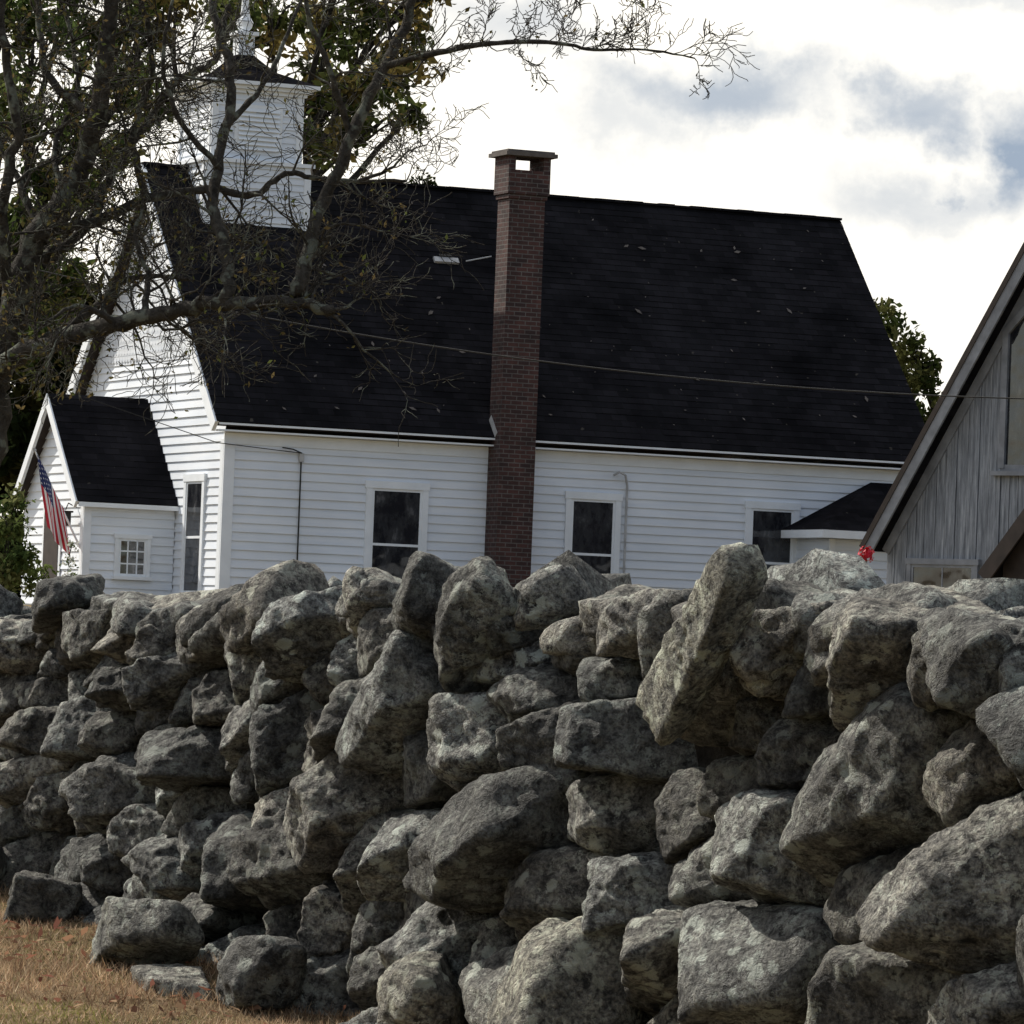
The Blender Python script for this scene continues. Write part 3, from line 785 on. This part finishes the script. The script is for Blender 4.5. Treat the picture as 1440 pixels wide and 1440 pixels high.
cl=[(520,40,58),(560,105,44),(505,120,48),(450,60,52),(455,150,48),(500,200,32),(440,212,32),(560,20,44),(590,-40,60),(480,-60,70),(380,0,60),(300,-20,60),(230,10,55),(430,120,40),(535,165,32),(470,-10,56),(540,80,44),(350,50,34),(575,140,24)]
foliage_tree('oak_tree',(-6.5,102,1.85),[clump(a,b,r,101,random.uniform(-1.5,2.5)) for a,b,r in cl],ochre,.45,520,(.08,.16))
cl=[(180,100,50),(120,40,60),(60,90,60),(10,30,65),(30,170,56),(110,170,50),(170,220,38),(60,250,52),(0,280,60),(130,280,44),(30,350,55),(90,390,48),(10,430,60),(60,480,50),(-50,150,80),(-60,350,80),(200,-20,60),(90,-40,70),(205,50,40),(215,150,34)]
foliage_tree('maple_tree',(-11.5,104,1.85),[clump(a,b,r,103,random.uniform(-1.5,3)) for a,b,r in cl],olive,.5,500,(.08,.17))
cl=[]
for i in range(34):
    a=random.uniform(-120,110); b=random.uniform(430,830)
    if a>130-(b-300)*.05-20: continue
    cl.append((a,b,random.uniform(40,65)))
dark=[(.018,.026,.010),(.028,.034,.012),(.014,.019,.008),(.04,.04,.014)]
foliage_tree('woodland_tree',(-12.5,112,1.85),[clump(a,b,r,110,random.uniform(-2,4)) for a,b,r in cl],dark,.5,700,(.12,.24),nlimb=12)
cl=[(1250,470,34),(1282,492,30),(1250,520,40),(1290,535,32),(1230,440,20),(1270,560,50),(1300,590,40),(1225,500,30),(1300,510,22)]
foliage_tree('maple_tree',(10.5,121,1.85),[clump(a,b,r,120,random.uniform(-1,1)) for a,b,r in cl],[(.05,.065,.02),(.035,.05,.015),(.08,.085,.03)],.35,620,(.07,.14))
cl=[(590,262,12),(600,256,9),(575,268,9)]
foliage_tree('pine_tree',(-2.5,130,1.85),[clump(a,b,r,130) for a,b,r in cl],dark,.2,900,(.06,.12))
cl=[(15,745,26),(35,790,24),(5,800,34),(-25,760,40),(45,815,18),(20,700,20)]
foliage_tree('garden_shrub',(-8.4,82,1.85),[clump(a,b,r,82,random.uniform(-.4,.4)) for a,b,r in cl],[(.10,.13,.04),(.06,.09,.03),(.14,.15,.06)],.06,2600,(.035,.075))
cl=[(97,790,8),(100,768,5),(92,815,9),(106,815,7)]
foliage_tree('flowering_plant',(-7.4,83,1.85),[clump(a,b,r,83) for a,b,r in cl],[(.10,.13,.05),(.6,.6,.55),(.06,.09,.03)],.015,2500,(.025,.045))
# unseen trees added left of and behind the camera to darken the wall face
for (x,y) in ((-13,9),(-13.5,2),(-9,-8)):
    cl=[(x+random.uniform(-2,2),y+random.uniform(-2,2),random.uniform(1.5,10),random.uniform(1.8,2.8)) for _ in range(12)]
    foliage_tree('added_shade_tree',(x,y,0),cl,dark,.35,160,(.25,.5),nlimb=8)

# ------------------------------------------------------------ geraniums behind the wall
M_petal=simple('geranium_red',(.50,.015,.035),.6,.35,40); M_stem=simple('stem_green',(.06,.10,.03),.7,.2,20)
for k,heads in enumerate([[(1.43,20,1.985,.030)],[(1.265,20.1,1.93,.024),(1.225,20.0,1.925,.018)]]):
    b=MB()
    for (x,y,z,r) in heads:
        b.tube([(x+.02,y,.95),(x+.01,y+.02,1.5),(x,y,z)],[.005,.004,.003],M_stem,5)
        for i in range(60):
            d=Vector((random.gauss(0,1),random.gauss(0,1),random.gauss(.2,.8))).normalized(); c_=Vector((x,y,z))+d*r*random.uniform(.5,1.1)
            u=d.orthogonal().normalized(); v=d.cross(u); q=.010
            b.face([c_-u*q,c_-v*q+d*.004,c_+u*q,c_+v*q+d*.004],M_petal)
        for i in range(16):
            c_=Vector((x+random.gauss(0,.04),y+random.gauss(0,.04),random.uniform(1.2,z-.06))); d=Vector((random.gauss(0,1),random.gauss(0,1),1)).normalized(); u=d.orthogonal().normalized(); v=d.cross(u); q=.028
            b.face([c_+ (u*math.cos(t)+v*math.sin(t))*q for t in [j*math.pi/3 for j in range(6)]],M_stem)
    b.build('geranium_plant')

# ------------------------------------------------------------ world
SAZ=rad(-54); SEL=rad(42)
sv=Vector((math.sin(SAZ)*math.cos(SEL),math.cos(SAZ)*math.cos(SEL),math.sin(SEL)))
wd=bpy.data.worlds.new('World'); scene.world=wd; wd.use_nodes=True; nt=wd.node_tree; nt.nodes.clear()
out=N(nt,'ShaderNodeOutputWorld'); bg1=N(nt,'ShaderNodeBackground'); bg2=N(nt,'ShaderNodeBackground')
sky=N(nt,'ShaderNodeTexSky',sky_type='NISHITA'); sky.sun_disc=False; sky.sun_elevation=SEL; sky.sun_rotation=SAZ
L(nt,sky.outputs[0],bg1.inputs[0]); bg1.inputs[1].default_value=.15
tc=N(nt,'ShaderNodeTexCoord'); gen=tc.outputs['Generated']
wob=noise(nt,gen,36,6,.62)
wv=N(nt,'ShaderNodeVectorMath',operation='MULTIPLY_ADD'); L(nt,wob.outputs['Color'],wv.inputs[0]); wv.inputs[1].default_value=(.05,0,.03); 
sb=N(nt,'ShaderNodeVectorMath',operation='SUBTRACT'); L(nt,gen,sb.inputs[0]); sb.inputs[1].default_value=(.025,0,.015); L(nt,sb.outputs[0],wv.inputs[2])
prev=None
for (cx,cz,rx,rz,am) in [(.041,.1155,.026,.008,.85),(.021,.109,.014,.007,.5),(.076,.113,.012,.006,.7),(.0925,.104,.009,.011,.85),(.083,.097,.022,.006,.45),(.088,.135,.026,.004,.35),(-.002,.128,.02,.008,.4),(.06,.09,.02,.003,.2)]:
    a=N(nt,'ShaderNodeVectorMath',operation='SUBTRACT'); L(nt,wv.outputs[0],a.inputs[0]); a.inputs[1].default_value=(cx,0,cz)
    m_=N(nt,'ShaderNodeVectorMath',operation='MULTIPLY'); L(nt,a.outputs[0],m_.inputs[0]); m_.inputs[1].default_value=(1/rx,0,1/rz)
    ln=N(nt,'ShaderNodeVectorMath',operation='LENGTH'); L(nt,m_.outputs[0],ln.inputs[0])
    mr=N(nt,'ShaderNodeMapRange',interpolation_type='SMOOTHSTEP'); L(nt,ln.outputs['Value'],mr.inputs[0])
    mr.inputs[1].default_value=.1; mr.inputs[2].default_value=1.6; mr.inputs[3].default_value=am; mr.inputs[4].default_value=0
    if prev is None: prev=mr.outputs[0]
    else:
        mxx=N(nt,'ShaderNodeMath',operation='MAXIMUM'); L(nt,prev,mxx.inputs[0]); L(nt,mr.outputs[0],mxx.inputs[1]); prev=mxx.outputs[0]
mp=N(nt,'ShaderNodeMapping'); mp.inputs['Scale'].default_value=(1,1,2.2); L(nt,gen,mp.inputs[0])
cn=noise(nt,mp.outputs[0],17,6,.6,.3); cr=ramp(nt,cn.outputs[0],[(.42,.0),(.72,.26)])
ad=N(nt,'ShaderNodeMath',operation='ADD',use_clamp=True); L(nt,prev,ad.inputs[0]); L(nt,cr.outputs[0],ad.inputs[1])
cc_=mix(nt,ad.outputs[0],(1.32,1.26,1.14),(.36,.44,.55))
dt=N(nt,'ShaderNodeVectorMath',operation='DOT_PRODUCT'); L(nt,gen,dt.inputs[0]); dt.inputs[1].default_value=sv
mr=N(nt,'ShaderNodeMapRange'); L(nt,dt.outputs['Value'],mr.inputs[0]); mr.inputs[1].default_value=-.6; mr.inputs[2].default_value=.42; mr.inputs[3].default_value=.38; mr.inputs[4].default_value=1.0
L(nt,cc_,bg2.inputs[0]); L(nt,mr.outputs[0],bg2.inputs[1])
ms=N(nt,'ShaderNodeMixShader'); bn=noise(nt,gen,2.2,3,.6)
sx=N(nt,'ShaderNodeSeparateXYZ'); L(nt,gen,sx.inputs[0])
f1=N(nt,'ShaderNodeMapRange'); L(nt,sx.outputs['Y'],f1.inputs[0]); f1.inputs[1].default_value=-.3; f1.inputs[2].default_value=.8; f1.inputs[3].default_value=-.25; f1.inputs[4].default_value=.6
f2=N(nt,'ShaderNodeMath',operation='ADD',use_clamp=True); L(nt,f1.outputs[0],f2.inputs[0]); L(nt,bn.outputs[0],f2.inputs[1])
L(nt,f2.outputs[0],ms.inputs[0]); L(nt,bg1.outputs[0],ms.inputs[1]); L(nt,bg2.outputs[0],ms.inputs[2]); L(nt,ms.outputs[0],out.inputs[0])
sun=bpy.data.lights.new('sun','SUN'); sun.energy=5; sun.angle=rad(.6); sun.color=(1,.94,.84)
so=bpy.data.objects.new('sun',sun); scene.collection.objects.link(so)
so.rotation_euler=sv.to_track_quat('Z','Y').to_euler()

# ------------------------------------------------------------ camera
cam=bpy.data.cameras.new('camera'); cam.sensor_width=36; cam.lens=175; cam.clip_end=6000; cam.clip_start=.1
co=bpy.data.objects.new('camera',cam); scene.collection.objects.link(co)
co.matrix_world=Matrix.Translation((0,0,1.5))@Matrix.Rotation(rad(90+1.718),4,'X')@Matrix.Rotation(rad(2.2),4,'Z')
scene.camera=co
